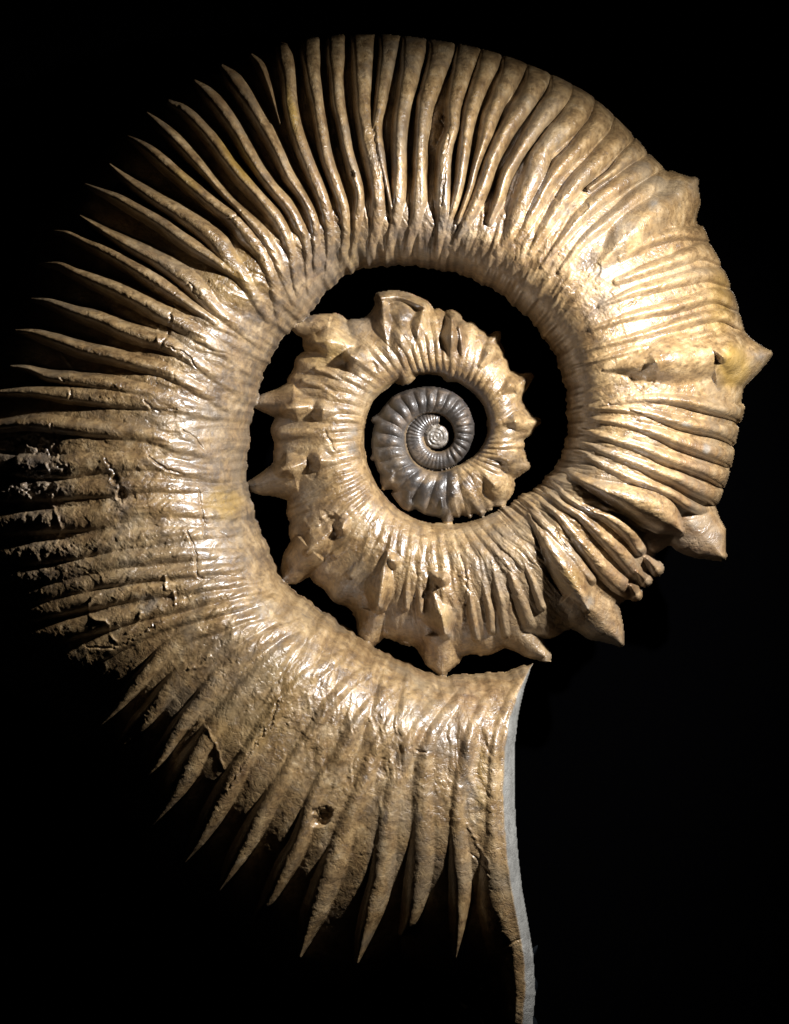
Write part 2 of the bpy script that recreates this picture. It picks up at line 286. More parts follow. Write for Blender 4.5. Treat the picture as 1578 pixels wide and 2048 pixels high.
BL = (.26, .26, .24, .21, .18, .14, .10, .07, .05)       # free blades
TP = (.36, .34, .32, .30, .28, .26, .24, .18)       # deep top ribs
SR = (.25, .23, .21, .19, .17, .15, .11, .04)       # right-hand ribs
LF = (.05, .05, .05, .045, .04, .04, .04, .03)       # worn left flank
BB = (.24, .23, .20, .15, .105, .08, .06, .045)       # lower blades
RIBS = [
 ([(883,75,21),(883,103,22),(864,167,20),(849,217,17),(841,293,14),(839,357,15),(836,420,15),(820,484,13),(814,512,10)],TP),
 ([(829,69,20),(826,103,21),(817,167,19),(804,230,17),(798,293,16),(798,357,16),(795,420,15),(782,484,13),(776,515,10)],TP),
 ([(779,65,17),(776,103,17),(769,151,15),(760,214,13),(753,262,11),(763,325,9),(770,360,6)],TP),
 ([(725,65,19),(725,103,20),(725,167,19),(727,230,18),(738,293,20),(750,341,20),(757,404,18),(753,452,16),(744,499,12)],TP),
 ([(671,70,15),(671,119,17),(673,167,14),(677,214,14),(687,262,13),(696,309,12),(709,357,13),(719,398,12),(715,452,10),(709,490,8)],TP),
 ([(620,76,16),(622,119,18),(627,167,17),(636,217,14),(644,268,14),(655,325,14),(671,373,14),(687,420,14),(693,468,12),(688,509,10)],TP),
 ([(563,88,11),(571,119,16),(578,160,15),(582,214,15),(592,262,15),(608,309,15),(627,357,16),(646,404,15),(658,452,14),(662,499,12),(658,537,10)],TP),
 ([(501,105,6),(520,129,14),(533,161,13),(545,196,9),(555,230,4)],(.9,.8,.7,.7,.8)),
 ([(441,128,6),(463,155,16),(485,186,19),(507,221,18),(533,265,17),(558,313,15),(580,361,15),(609,405,13),(628,446,12),(634,494,12),(633,541,10)],BL),
 ([(387,159,5),(415,186,15),(444,221,18),(473,265,17),(498,310,17),(523,351,16),(549,386,16),(577,418,16),(599,456,14),(615,494,12),(618,541,10)],BL),
 ([(336,202,7),(368,221,13),(403,256,16),(434,294,17),(463,335,17),(492,370,17),(523,405,17),(555,443,16),(574,478,14),(587,519,13),(593,560,11)],BL),
 ([(292,223,4),(320,250,12),(352,281,16),(381,313,15),(409,345,13),(438,380,11),(466,411,10),(485,430,11),(523,471,15),(549,509,14),(566,550,12)],BL),
 ([(252,269,4),(286,291,12),(317,316,16),(352,348,17),(384,376,18),(415,402,18),(447,427,19),(469,443,20),(504,484,21),(530,520,18),(548,566,15),(556,610,12)],BL),
 ([(219,328,3),(247,354,9),(279,379,14),(317,405,17),(358,430,20),(399,458,21),(437,490,23),(462,528,22),(488,560,20),(510,595,16)],BL),
 ([(168,366,2.5),(206,385,9),(241,401,13),(285,427,15),(326,452,17),(364,480,17),(405,508,15),(440,532,12)],BL),
 ([(162,433,2.5),(190,452,8),(228,477,13),(269,500,17),(317,525,21),(358,550,22),(396,579,23),(421,607,21),(443,630,18),(475,655,14)],BL),
 ([(95,460,3),(136,468,10),(174,487,13),(215,506,16),(263,534,18),(304,560,18),(342,585,16),(375,608,12)],BL),
 ([(79,527,2.5),(120,531,9),(152,547,13),(196,566,17),(241,585,19),(285,607,20),(326,630,21),(358,645,22),(402,674,22),(440,700,18)],BL),
 ([(63,598,3),(105,607,11),(152,626,16),(203,642,19),(253,664,21),(301,680,22),(342,693,22),(387,721,20),(425,747,17)],BL),
 ([(32,661,3),(73,668,12),(120,683,17),(174,702,19),(228,715,20),(285,731,21),(333,744,21),(374,766,20),(415,790,16)],BL),
 ([(25,734,3),(63,740,9),(105,756,15),(158,763,19),(222,772,20),(269,782,20),(320,795,18),(360,806,14)],BL[1:]),
 ([(-20,788,6),(20,786,9),(76,785,12),(152,792,18),(228,799,20),(304,807,20),(361,812,18),(410,826,14)],(.6,.5,.4,.28,.18,.12,.08)),
 ([(-30,856,14),(76,848,18),(152,856,20),(228,864,20),(304,872,20),(354,892,18),(400,905,14)],(.25,.2,.15,.1,.07,.06,.04)),
 ([(-20,930,18),(114,936,19),(190,929,19),(266,925,18),(323,928,16),(375,940,14)],LF),
 ([(-20,985,16),(114,982,17),(171,978,17),(228,978,16),(304,972,14),(370,975,12)],LF),
 ([(-10,1052,18),(130,1040,20),(190,1036,21),(266,1022,20),(342,1016,17),(400,1022,14)],LF),
 ([(0,1115,18),(133,1102,20),(190,1091,20),(266,1078,19),(342,1069,16),(410,1066,12)],LF),
 ([(10,1160,16),(106,1150,18),(190,1132,18),(266,1116,17),(342,1110,14),(410,1108,12)],LF),
 ([(20,1205,15),(76,1191,16),(171,1166,17),(247,1152,16),(342,1145,12),(425,1138,11)],LF),
 ([(30,1243,14),(57,1233,14),(133,1209,16),(209,1195,16),(304,1180,14),(400,1172,12),(460,1165,9)],LF),
 ([(20,1296,15),(114,1266,17),(190,1246,17),(285,1224,16),(380,1206,13),(430,1193,12),(480,1185,9)],LF),
 ([(60,1372,12),(116,1342,16),(163,1317,18),(227,1286,18),(290,1258,16),(353,1240,13),(448,1216,11),(500,1205,9)],LF),
 ([(189,1460,4),(227,1419,11),(265,1378,14),(303,1337,15),(341,1296,16),(385,1266,14),(433,1250,13),(490,1232,10)],(.5,.35,.22,.15,.1,.07,.05)),
 ([(231,1498,6),(271,1454,15),(306,1419,17),(341,1376,18),(379,1338,18),(417,1312,17),(449,1289,16),(490,1262,13),(530,1245,9)],(.6,.35,.2,.12,.08,.06,.05)),
 ([(271,1571,5),(303,1533,13),(334,1492,16),(366,1445,17),(401,1403,18),(436,1359,20),(496,1302,20),(544,1270,16),(590,1250,10)],(.8,.5,.3,.18,.1,.08,.05)),
 ([(306,1647,4),(334,1600,14),(363,1556,20),(391,1511,23),(420,1467,23),(449,1426,21),(480,1384,19),(512,1342,17),(548,1306,16),(595,1277,13),(630,1265,9)],BB),
 ([(370,1721,3),(404,1666,13),(435,1613,19),(466,1559,22),(497,1506,22),(532,1448,20),(572,1395,19),(615,1352,17),(650,1328,14),(698,1305,10)],BB),
 ([(439,1777,3),(470,1719,13),(501,1666,18),(532,1613,20),(572,1546,18),(606,1490,17),(638,1440,16),(660,1402,15),(700,1362,13),(745,1335,9)],BB),
 ([(512,1830,3),(539,1790,11),(570,1732,16),(601,1675,18),(622,1610,19),(645,1555,18),(681,1502,17),(712,1448,16),(736,1415,15),(778,1376,12),(820,1352,9)],BB),
 ([(599,1910,4),(619,1843,16),(645,1777,22),(672,1710,24),(694,1644,24),(721,1577,21),(743,1519,18),(774,1457,16),(805,1410,13),(855,1370,9)],BB),
 ([(714,1923,3),(730,1861,13),(752,1790,19),(765,1724,22),(774,1644,23),(787,1577,22),(805,1519,19),(827,1466,15),(862,1415,12),(905,1376,9)],BB),
 ([(805,1865,5),(823,1821,15),(838,1732,23),(845,1666,25),(845,1599,25),(845,1546,22),(851,1502,17),(872,1448,13),(915,1394,9)],BB),
 ([(911,1915,3),(916,1843,12),(920,1777,18),(918,1710,21),(914,1644,20),(916,1577,17),(927,1519,16),(940,1466,14),(963,1413,11),(990,1374,8)],BB),
 ([(1055,2090,30),(1034,1954,38),(1008,1865,40),(992,1777,38),(986,1710,32),(983,1644,26),(984,1577,21),(986,1519,18),(993,1466,15),(1010,1415,12),(1038,1360,9)],(.22,.22,.2,.17,.14,.11,.08,.05)),
 # top right to right
 ([(939,90,20),(929,123,20),(917,171,19),(907,218,16),(904,263,15),(888,313,15),(885,377,17),(885,440,16),(878,480,12)],TP),
 ([(983,98,19),(977,123,20),(958,171,19),(942,218,18),(932,263,16),(926,313,15),(920,361,14),(910,409,12),(900,440,9)],(.26,.26,.25,.24,.22,.2,.15,.08)),
 ([(1031,120,20),(1021,149,20),(999,193,18),(980,237,17),(970,275,15),(958,313,11),(948,345,9),(938,385,8),(922,430,7)],(.22,.22,.22,.2,.18,.15,.12,.1)),
 ([(1078,136,20),(1072,165,20),(1050,206,19),(1021,250,18),(999,288,17),(980,329,17),(967,370,17),(951,409,17),(936,440,16),(915,478,12)],(.2,.2,.2,.2,.2,.2,.18,.08)),
 ([(1129,150,20),(1119,187,21),(1091,225,20),(1065,263,17),(1046,294,15),(1027,326,13),(1008,361,13),(996,402,12),(985,430,9)],(.18,.18,.18,.18,.2,.2,.15,.08)),
 ([(1170,177,22),(1160,212,23),(1135,250,22),(1103,282,20),(1080,313,20),(1065,361,22),(1046,402,21),(1027,456,19),(1005,490,13)],(.16,.15,.14,.13,.12,.12,.1,.06)),
 ([(1211,212,21),(1202,241,21),(1176,275,20),(1148,307,18),(1113,345,17),(1086,386,15),(1067,424,14),(1045,466,12)],SR),
 ([(1249,244,19),(1243,269,21),(1214,301,21),(1186,332,19),(1154,367,18),(1122,409,17),(1091,456,16),(1070,490,12)],SR),
 ([(1290,279,16),(1271,301,17),(1246,323,13),(1225,345,9),(1195,368,6)],SR),
 ([(1325,312,15),(1294,332,19),(1262,353,19),(1224,382,18),(1186,412,17),(1148,450,16),(1119,488,13),(1095,520,9)],SR),
 ([(1344,346,18),(1304,374,18),(1267,400,17),(1237,427,16),(1200,457,15),(1160,491,13),(1130,530,9)],SR),
 ([(1424,462,13),(1385,466,13),(1351,468,13),(1301,483,12),(1257,508,9)],SR),
 ([(1448,508,15),(1401,502,15),(1351,522,14),(1301,540,13),(1250,560,10)],SR),
 ([(1461,553,15),(1411,548,15),(1364,560,14),(1310,576,14),(1260,590,12),(1217,608,9)],SR),
 ([(1482,601,16),(1430,590,15),(1385,604,14),(1330,620,14),(1260,636,13),(1201,655,9)],SR),
 ([(1494,645,15),(1445,630,14),(1395,638,13),(1340,655,13),(1270,676,13),(1190,697,8)],SR),
 ([(1420,668,8),(1395,676,9),(1340,690,10),(1270,702,11),(1217,716,10),(1168,729,6)],(.1,.1,.1,.12,.12)),
 ([(1492,826,14),(1430,817,14),(1367,804,13),(1303,799,13),(1246,803,12),(1200,811,8)],SR),
 ([(1486,872,14),(1414,856,14),(1351,845,14),(1297,830,13),(1246,822,11),(1210,820,7)],SR),
 ([(1473,916,15),(1414,902,15),(1351,883,15),(1303,866,15),(1240,848,14),(1183,838,7)],SR),
 ([(1458,957,15),(1399,938,15),(1335,918,15),(1288,901,15),(1224,881,14),(1174,864,7)],SR),
 ([(1448,998,15),(1399,980,15),(1351,958,15),(1303,941,15),(1240,918,14),(1170,889,8)],SR),
 ([(1425,1030,10),(1380,1012,11),(1335,987,12),(1256,956,13),(1202,931,12),(1158,904,8)],SR),
 # below the large lower-right tubercle
 ([(1281,1098,15),(1256,1067,16),(1218,1038,15),(1177,1019,12),(1139,1000,9),(1108,969,6)],(.3,.25,.2,.15,.1)),
 ([(1272,1143,17),(1240,1108,17),(1202,1073,16),(1161,1035,13),(1123,1010,10),(1091,980,7)],(.3,.25,.2,.15,.1)),
 ([(1275,1188,16),(1240,1168,19),(1208,1140,19),(1170,1098,16),(1139,1060,13),(1113,1029,10),(1080,1000,7)],(.3,.25,.2,.15,.1)),
 ([(1180,1160,14),(1145,1120,18),(1113,1083,18),(1085,1050,15),(1062,1015,10),(1050,1000,7)],(.25,.2,.15,.12,.1)),
 ([(1084,1214,12),(1069,1174,12),(1050,1130,9),(1035,1095,7)],(.35,.3,.2,.1)),
 ([(1060,1252,17),(1040,1200,18),(1021,1146,15),(1002,1098,12),(988,1048,9)],(.3,.25,.2,.15,.1)),
 ([(1012,1270,10),(1003,1215,11),(990,1160,10),(982,1110,9),(978,1060,7)],(.15,.15,.12,.1)),
 ([(984,1262,10),(977,1209,11),(967,1162,11),(962,1098,10),(965,1051,7)],(.2,.18,.15,.1)),
 ([(953,1278,10),(943,1225,11),(935,1162,11),(932,1105,10),(940,1060,7)],(.2,.18,.15,.1)),
 ([(905,1215,14),(905,1165,16),(905,1110,14),(915,1060,10)],(.15,.12,.1)),
 # middle whorl, left side
 ([(842,1225,10),(838,1170,11),(845,1110,10),(858,1068,8)],(.15,.15,.1)),
 ([(812,1215,9),(815,1160,10),(828,1100,9),(843,1060,7)],(.15,.15,.1)),
 ([(700,1150,11),(730,1115,12),(760,1080,11),(790,1045,8)],(.12,.12,.1)),
 ([(670,1110,10),(700,1085,11),(735,1055,10),(770,1025,8)],(.12,.12,.1)),
 ([(632,737,9),(660,748,10),(690,768,9),(707,784,6)],(.2,.2,.15)),
 ([(606,762,9),(640,772,10),(670,793,9),(695,810,6)],(.2,.2,.15)),
 ([(560,870,13),(600,866,14),(650,868,13),(700,872,9)],(.15,.15,.1)),
 ([(575,1030,10),(620,1010,11),(680,985,10),(735,955,7)],(.1,.1,.1)),
]
for P, a in RIBS: rib(P, a)

# cut of the mouth: everything right of this line falls away, the ground grey edge lies along it
# outer whorl over the last degrees: make sure the body is filled up to the mouth
rimf = sstep(0, 1, np.clip(1 - dap/np.maximum(rw, 1), 0, 1))
Zr = Z*(1 - .30*np.clip(1 - dap/np.maximum(rw, 1), 0, 1)**1.3)
Z = np.where(outer_zone & (dap < rw + 1) & (YY > 1326), Zr, Z)
Z = np.where(outer_zone & (dap < 0) & (YY > 1326), -60 , Z)
labels.append('aperture_rim'); RIML = len(labels)-1
LAB = np.where(outer_zone & (dap < rw) & (dap > -6) & (YY > 1330), RIML, LAB)
TINT[..., 1] = np.maximum(TINT[..., 1], np.where(outer_zone & (dap < rw + 3) & (YY > 1332), sstep(0, 5, rw + 1 - dap + 5*(vnoise(18, 91, 3)-.5)), 0))

def bump(P, k=10.0, e=.55, name='spine', mode='cap', drop=None):
    """P: (x, y, half width, extra height above the body there)"""
    pts = []
    for x, y, w, h in P:
        i = int(np.clip((y-Y0)/STEP, 0, NY-1)); j = int(np.clip((x-X0)/STEP, 0, NX-1))
        pts.append([x, y, w, max(Z[i, j], 0) + h])
    if name == 'spine':
        ln = np.r_[0, np.cumsum([math.hypot(pts[a+1][0]-pts[a][0], pts[a+1][1]-pts[a][1]) for a in range(len(pts)-1)])]
        z0, z1 = pts[0][3]*.9, P[-1][3]*.8
        for q_, pt in enumerate(pts): pt[3] = z0 + (z1 - z0)*(ln[q_]/ln[-1])**.8
    if name == 'spine' and math.hypot(pts[-1][0]-pts[0][0], pts[-1][1]-pts[0][1]) > 20:
        # straight-sided cone: width read along the axis, not around the nearest point
        A_ = np.array(pts); ax_, ay_ = A_[0, :2]; bx_, by_ = A_[-1, :2]; L_ = math.hypot(bx_-ax_, by_-ay_); ux, uy = (bx_-ax_)/L_, (by_-ay_)/L_
        us = (A_[:, 0]-ax_)*ux + (A_[:, 1]-ay_)*uy; wt = min(A_[-1, 2], 15); L2 = L_
        R_ = A_[:, 2].max()*1.3 + 10
        i0 = max(0, int((A_[:,1].min()-R_-Y0)/STEP)); i1 = int((A_[:,1].max()+R_-Y0)/STEP); j0 = max(0, int((A_[:,0].min()-R_-X0)/STEP)); j1 = int((A_[:,0].max()+R_-X0)/STEP)
        sl = (slice(i0, i1), slice(j0, j1)); x = XX[sl]-ax_; y = YY[sl]-ay_
        u = x*ux + y*uy; lat = -x*uy + y*ux + 2.5*np.sin(u/9 + ax_)*.5
        w = np.interp(u, us, np.r_[A_[:-1, 2], wt*.8]); z = np.interp(u, us, A_[:, 3])
        over = np.maximum(u - (L2 - wt*.2), 0); q = np.hypot(lat/np.maximum(w, 1), over/(wt*.8))
        val = np.where(q < 1, z*np.clip(1-q**1.5, 0, 1)**.62, -(q-1)*60) - np.where(u < 0, -u*1.6, 0)
        put(sl, np.where((q < 1.6) & (u > -40), val, -200), k*.7, name, 2.0)
        return
    pts = [tuple(p_) for p_ in pts]
    Pc = catmull(pts, 5.0); sl, d, side, s, (w, z) = field(Pc, 1.6)
    q = d/np.maximum(w, .5)
    if mode == 'cap': val = np.where(q < 1, z*np.clip(1-q**1.35, 0, 1)**(e+.15), -(q-1)*60)
    else: val = z - drop*q**e
    put(sl, np.where(q < 1.6, val, -200), k, name, 2.0)
# big tubercle ridges of the right side
bump([(1170,565,20,-4),(1215,515,42,20),(1257,470,60,52),(1312,425,56,50),(1355,390,46,50)], 12, 1.7, 'tubercle', 'cone', 86)
bump([(1320,420,84,6),(1352,392,66,34),(1378,368,44,50),(1393,356,26,44)], 14, .5, 'spine')
bump([(1205,742,18,2),(1265,735,42,30),(1330,722,60,56),(1385,716,60,54),(1440,710,54,54)], 11, 1.7, 'tubercle', 'cone', 86)
bump([(1425,725,88,6),(1470,716,66,34),(1510,708,40,48),(1545,705,11,34)], 12, .5, 'spine')
bump([(1424,703,17,10),(1439,716,12,34)], 4, 1.3, 'tubercle', 'cone', 44)
bump([(1275,745,20,4),(1302,728,20,26)], 6, 1.4, 'tubercle', 'cone', 44)
bump([(1123,921,10,4),(1142,948,18,14),(1190,974,24,28),(1245,992,34,42),(1300,1012,46,52),(1335,1038,38,58),(1362,1062,12,66)], 7, 2.0, 'tubercle', 'cone', 76)
bump([(1368,1030,64,6),(1400,1060,58,44),(1428,1088,42,56),(1451,1113,17,40)], 10, .5, 'spine')
bump([(1058,1030,12,6),(1090,1078,26,22),(1125,1132,40,38),(1155,1180,36,50),(1174,1216,13,62)], 7, 1.9, 'tubercle', 'cone', 66)
bump([(1150,1180,66,4),(1195,1212,58,34),(1226,1244,42,46),(1246,1288,12,30)], 10, .5, 'spine')
bump([(1262,1172,10,20),(1275,1190,15,24)], 5, .5, 'tubercle'); bump([(1275,1145,12,24),(1294,1160,16,26)], 5, .5, 'tubercle'); bump([(1295,1118,12,26),(1316,1138,17,30)], 5, .5, 'tubercle')
bump([(1035,1262,44,4),(1068,1290,30,28),(1096,1318,14,30)], 8, .5, 'spine')
# middle whorl
T2 = [([(868,1150,16,6),(884,1158,13,20)],4,1.5,24),([(866,1185,24,4),(882,1228,30,20),(890,1266,12,34)],7,1.7,40),
 ([(776,1105,12,8),(764,1165,26,16),(757,1210,12,34)],6,1.7,36),([(783,1120,13,16),(787,1122,13,16)],4,1.5,20),
 ([(690,1040,16,10),(684,1056,14,20)],4,1.5,24),([(660,1062,20,8),(636,1086,26,18),(614,1105,11,34)],6,1.6,36),([(645,1035,18,8),(620,1052,16,10)],5,1.4,22),
 ([(604,928,24,8),(582,935,26,22),(566,940,14,32)],7,1.8,38),([(664,922,18,4),(642,920,20,18)],5,1.6,26),
 ([(614,813,24,6),(592,815,26,20),(575,817,14,30)],7,1.8,36),([(675,826,18,2),(647,822,20,16)],5,1.6,26),
 ([(700,692,28,2),(660,684,34,20),(632,683,17,30)],8,1.7,38),([(745,742,24,2),(716,720,26,22),(702,712,13,26)],7,1.6,32),
 ([(775,700,18,0),(769,650,24,14),(765,600,14,20)],6,1.5,30),([(828,700,18,0),(838,655,24,14),(848,616,13,18)],6,1.5,30),([(762,594,10,14),(800,592,14,16),(848,612,9,14)],5,1.5,24),([(900,712,14,2),(903,675,20,16),(904,638,14,26)],6,1.5,34),([(925,712,10,2),(922,680,14,10),(918,655,9,14)],5,1.5,24),
 ([(962,728,16,4),(978,706,17,20)],6,1.6,28),([(1006,782,14,4),(1021,770,16,18)],5,1.6,26),([(1012,846,14,4),(1030,842,17,18)],5,1.6,26),([(996,912,16,4),(1016,920,20,16)],6,1.6,26),
 ([(970,948,16,4),(988,968,21,19)],6,1.6,26),([(884,1000,8,4),(886,1014,9,9)],3,1.6,13),([(820,985,11,2),(818,1002,11,8)],4,1.6,13),([(785,945,10,5),(781,957,10,7)],4,1.6,12)]
for P in ([(705,912,20,2),(600,930,34,14),(545,955,34,10)],[(705,838,20,2),(610,815,34,14),(545,806,30,10)],[(755,745,22,2),(670,690,42,16),(610,655,32,10)],[(806,740,26,2),(802,680,44,16),(802,640,42,12)],
          [(903,742,20,2),(905,685,28,14),(905,655,20,10)],[(705,1025,22,2),(640,1078,38,16),(592,1135,34,8)],[(782,1075,20,2),(764,1175,36,14),(745,1245,36,6)],[(880,1075,20,2),(885,1190,42,16),(885,1300,46,6)],
          [(1045,846,30,8),(1000,846,22,2)],[(1050,760,26,6),(1000,785,18,2)],[(990,680,24,8),(960,730,18,2)],[(1040,928,30,8),(990,912,20,2)]):
    bump(P, 10, 1.6, None, 'cone', 40)
for P, k, e, dr in T2: bump([(x, y, w*1.6, h*1.45) for x, y, w, h in P], k*1.1, min(e, 1.35), 'tubercle', 'cone', dr*1.75)
SP2 = [[(882,1272,56,2),(884,1305,46,24),(886,1330,34,32),(886,1348,16,24)],[(752,1225,46,2),(744,1258,34,26),(738,1280,24,28),(735,1294,14,22)],
 [(622,1100,50,2),(592,1135,34,28),(574,1155,22,26),(563,1164,12,20)],[(590,955,50,2),(550,962,34,26),(515,970,20,24),(488,974,8,16)],
 [(588,803,44,2),(548,806,28,26),(522,807,18,22),(507,806,10,16)],[(655,658,36,0),(622,652,26,24),(595,648,18,22),(576,645,9,14)],
 [(800,655,56,2),(802,630,54,26),(806,606,42,22)],[(850,655,34,0),(852,625,24,24),(858,612,12,18)],
 [(905,670,30,2),(906,640,22,28),(904,622,12,26)],
 [(968,700,22,2),(985,680,17,22),(998,664,10,20)],[(1028,775,22,2),(1048,760,17,24),(1064,750,10,20)],[(1040,846,20,2),(1062,844,16,26),(1080,843,9,20)],[(1018,928,26,2),(1040,930,22,24),(1056,930,12,20)],
 [(960,975,30,2),(985,992,26,20),(1006,1004,14,14)],[(892,1004,20,2),(896,1030,14,16),(898,1048,12,12)],[(800,980,20,0),(812,1005,12,14),(818,1018,7,10)],[(784,952,18,0),(772,968,12,12),(766,975,7,8)],[(775,900,18,0),(755,912,12,10),(745,916,7,7)],[(775,838,18,0),(758,838,14,10),(748,840,9,8)]]
for P in SP2: bump(P, 8, .6, 'spine')

# ribs of the dark inner coil and fine riblets, set out by angle
def ridge(ph, sharp=1.5): 
    u = np.abs((ph % 1.0) - .5)*2
    return 1 - u**sharp
inner = PHI < -440
ins = Z > 0
n1 = (PHI*25/360 + 1.1*V + .15*np.sin(V*5))
zone1 = sstep(-400, -440, PHI)*sstep(-790, -770, PHI)*ins
Z = Z + zone1*np.interp(V, [0, .1, .35, .8, 1.], [0, 3.5, 7, 8.5, 2.])*(ridge(n1, 2.0)-.55)
n2_ = (PHI*44/360 + .7*V)
zone2 = sstep(-785, -800, PHI)*ins
Z = Z + zone2*np.interp(V, [0, .15, .5, .9, 1.], [0, 1.4, 2.4, 2.2, .3])*(ridge(n2_, 1.6)-.5)
nb = int(60)
for q in range(-90, 400): pass
ribi = np.floor(n1).astype(int)
mm = (zone1 > .5) & (V > .08) & (LAB == 0)
for q in np.unique(ribi[mm]):
    labels.append('inner_rib'); LAB = np.where(mm & (ribi == q), len(labels)-1, LAB)
# riblets on the umbilical lip of the middle and outer whorls
z3 = sstep(-430, -380, PHI)*sstep(-40, -70, PHI)*ins
Z += z3*np.interp(V, [0, .1, .3, .5, .7, 1], [1.2, 4.5, 5.5, 4.5, 2.5, 0])*(ridge(PHI*66/360 - 1.2*V + 1.2*vnoise(90, 5, 2), 1.7)-.5)*(.35+.65*sstep(.36,.55,vnoise(80,62,3)))
z4 = sstep(165, 185, PHI)*ins + sstep(110, 60, PHI)*sstep(-40, -20, PHI)*ins
Z += z4*np.interp(PHI, [0, 170, 200], [1, 1, 2.6])*np.interp(V, [0, .06, .2, .32, .5, 1], [1.0, 2.8, 2.8, 1.8, 0, 0])*(ridge(PHI*72/360 + 1.6*V + .7*vnoise(120, 6, 2), 1.7)-.5)*(.3+.9*sstep(.4,.6,vnoise(90,61,3)))
# plaster seam ring between coil turns
# nucleus
rn = RR
nuc = 9 - (rn/24)**4*5 + 1.2*np.sin(RR*.9 - np.radians(ANG)*1.0) + 2.2*(vnoise(7, 13, 2)-.5)*2 + 1.5*(vnoise(9, 12, 2)-.5)*2
Z = np.where(rn < 24.5, np.maximum(nuc, 3), Z)
labels.append('nucleus'); NUCL = len(labels)-1
LAB = np.where(rn < 24.5, NUCL, LAB)

# ------------------------------------------------------------------ wear: broken patches, flakes, cracks
def ell(cx, cy, rx, ry, rot=0, soft=.5, seed=0, wob=.5):
    c, s = math.cos(radians(rot)), math.sin(radians(rot))
    x = XX-cx; y = YY-cy; u = (x*c+y*s)/rx; v = (-x*s+y*c)/ry
    d = np.hypot(u, v) + wob*(WN-.5)*1.6
    return 1 - sstep(1-soft, 1+soft, d)
WN = vnoise(34, 21, 4, .6)
nA = vnoise(70, 31, 5, .55); nB = vnoise(26, 32, 4, .6); nC = vnoise(9, 33, 2, .6); nD = vnoise(120, 34, 6, .5); nE = vnoise(14, 35, 3, .65)
inside = Z > 0
big = sstep(-440, -400, PHI)
relief = np.zeros_like(Z)
relief += (nA-.5)*7*big + (nB-.5)*2.0*(.4+.6*big) + (nC-.5)*.8
# shell flakes: thin layers ending in sharp wandering edges
for th, amp, sd in ((.47, 2.0, nD), (.56, 1.8, nD), (.52, 1.6, vnoise(60, 41, 5, .6)), (.60, 1.7, vnoise(48, 42, 5, .6)), (.42, 1.5, vnoise(85, 43, 6, .55))):
    relief += .5*amp*sstep(th-.006, th+.006, sd)*big
def vn2(u, v, seed):
    r = np.random.RandomState(seed); iu = np.floor(u).astype(int); iv = np.floor(v).astype(int); iu0, iv0 = iu.min(), iv.min()
    g = r.rand(iv.max()-iv0+2, iu.max()-iu0+2); tu = u-iu; tv = v-iv; tu = tu*tu*(3-2*tu); tv = tv*tv*(3-2*tv); a = iu-iu0; b = iv-iv0
    return (g[b,a]*(1-tu)+g[b,a+1]*tu)*(1-tv)+(g[b+1,a]*(1-tu)+g[b+1,a+1]*tu)*tv
GP = np.clip(PHI, -1000, 300) - 9*V + 1.2*(vnoise(60, 71, 3)-.5)*4; GV = np.clip(V, -.5, 1.5)
arc = RR/57.3
gl = vn2(GP*1.1, GV*7, 72)*1.0 + vn2(GP*.55, GV*5, 73)*1.3 + vn2(GP*2.2, GV*12, 74)*.7
sp_ = vn2(GP*.12 + 3, RR/7.0, 75)*1.0 + vn2(GP*.2, RR/3.5, 76)*.6
BAND = np.clip(.5 + 1.5*(gl/3 - .5) + 1.1*(vn2(GP*2.9, GV*9, 79) - .5)*.8, 0, 1)
relief += (gl/3 - .5)*6.0*big*(1 - .8*sstep(.4, .6, V)*sstep(100, 125, PHI))*(1 + .9*sstep(.35, .15, V)*(PHI > -50))
relief += (sp_/1.6 - .5)*5.0*big*sstep(.22, .1, V)*sstep(90, 110, PHI)*sstep(215, 190, PHI)
Rough = np.zeros_like(Z)
for (cx, cy, rx, ry, rot) in ((60,960,85,90,0),(90,1090,75,95,10),(60,880,70,30,0),(250,1000,22,26,0),(1195,600,38,45,30),(1165,505,40,28,-40),(1110,520,30,26,0),(1120,430,20,24,0),(1005,440,34,26,0),
     (960,430,26,20,0),(880,470,60,26,0),(650,1030,36,26,0),(1000,1120,26,60,10),(880,1230,24,30,0),(1330,1100,60,30,0),(1290,790,60,18,0),(1120,925,20,18,0),(730,640,36,24,0),(600,1050,24,30,0),
     (660,1680,14,20,0),(700,540,60,18,0),(1000,1020,40,20,0),(1380,1090,40,25,30)):
    Rough = np.maximum(Rough, ell(cx, cy, rx, ry, rot))
Rough *= inside
nF = vnoise(22, 51, 4, .7)
relief += Rough*((nF-.5)*10 - 1)
hole = ell(60, 950, 80, 70, 0, .3)*(sstep(.42, .5, vnoise(40, 52, 4, .6)))
relief -= 12*hole*inside
for (cx, cy, r, dp) in ((652,1622,17,30),(660,1050,17,12),(672,272,9,18),(671,290,8,14),(1190,545,10,6),(1112,403,6,10),(1160,425,8,10),(705,357,8,12),(252,990,8,12),(240,960,6,10),(240,375,7,14),(886,240,6,14),(893,255,6,10),(1278,756,18,12),(625,937,12,7),(735,745,16,8),(776,1140,9,7),(350,215,10,9)):
    relief -= dp*ell(cx, cy, r, r*1.3, 20, .3, wob=1.3)*inside
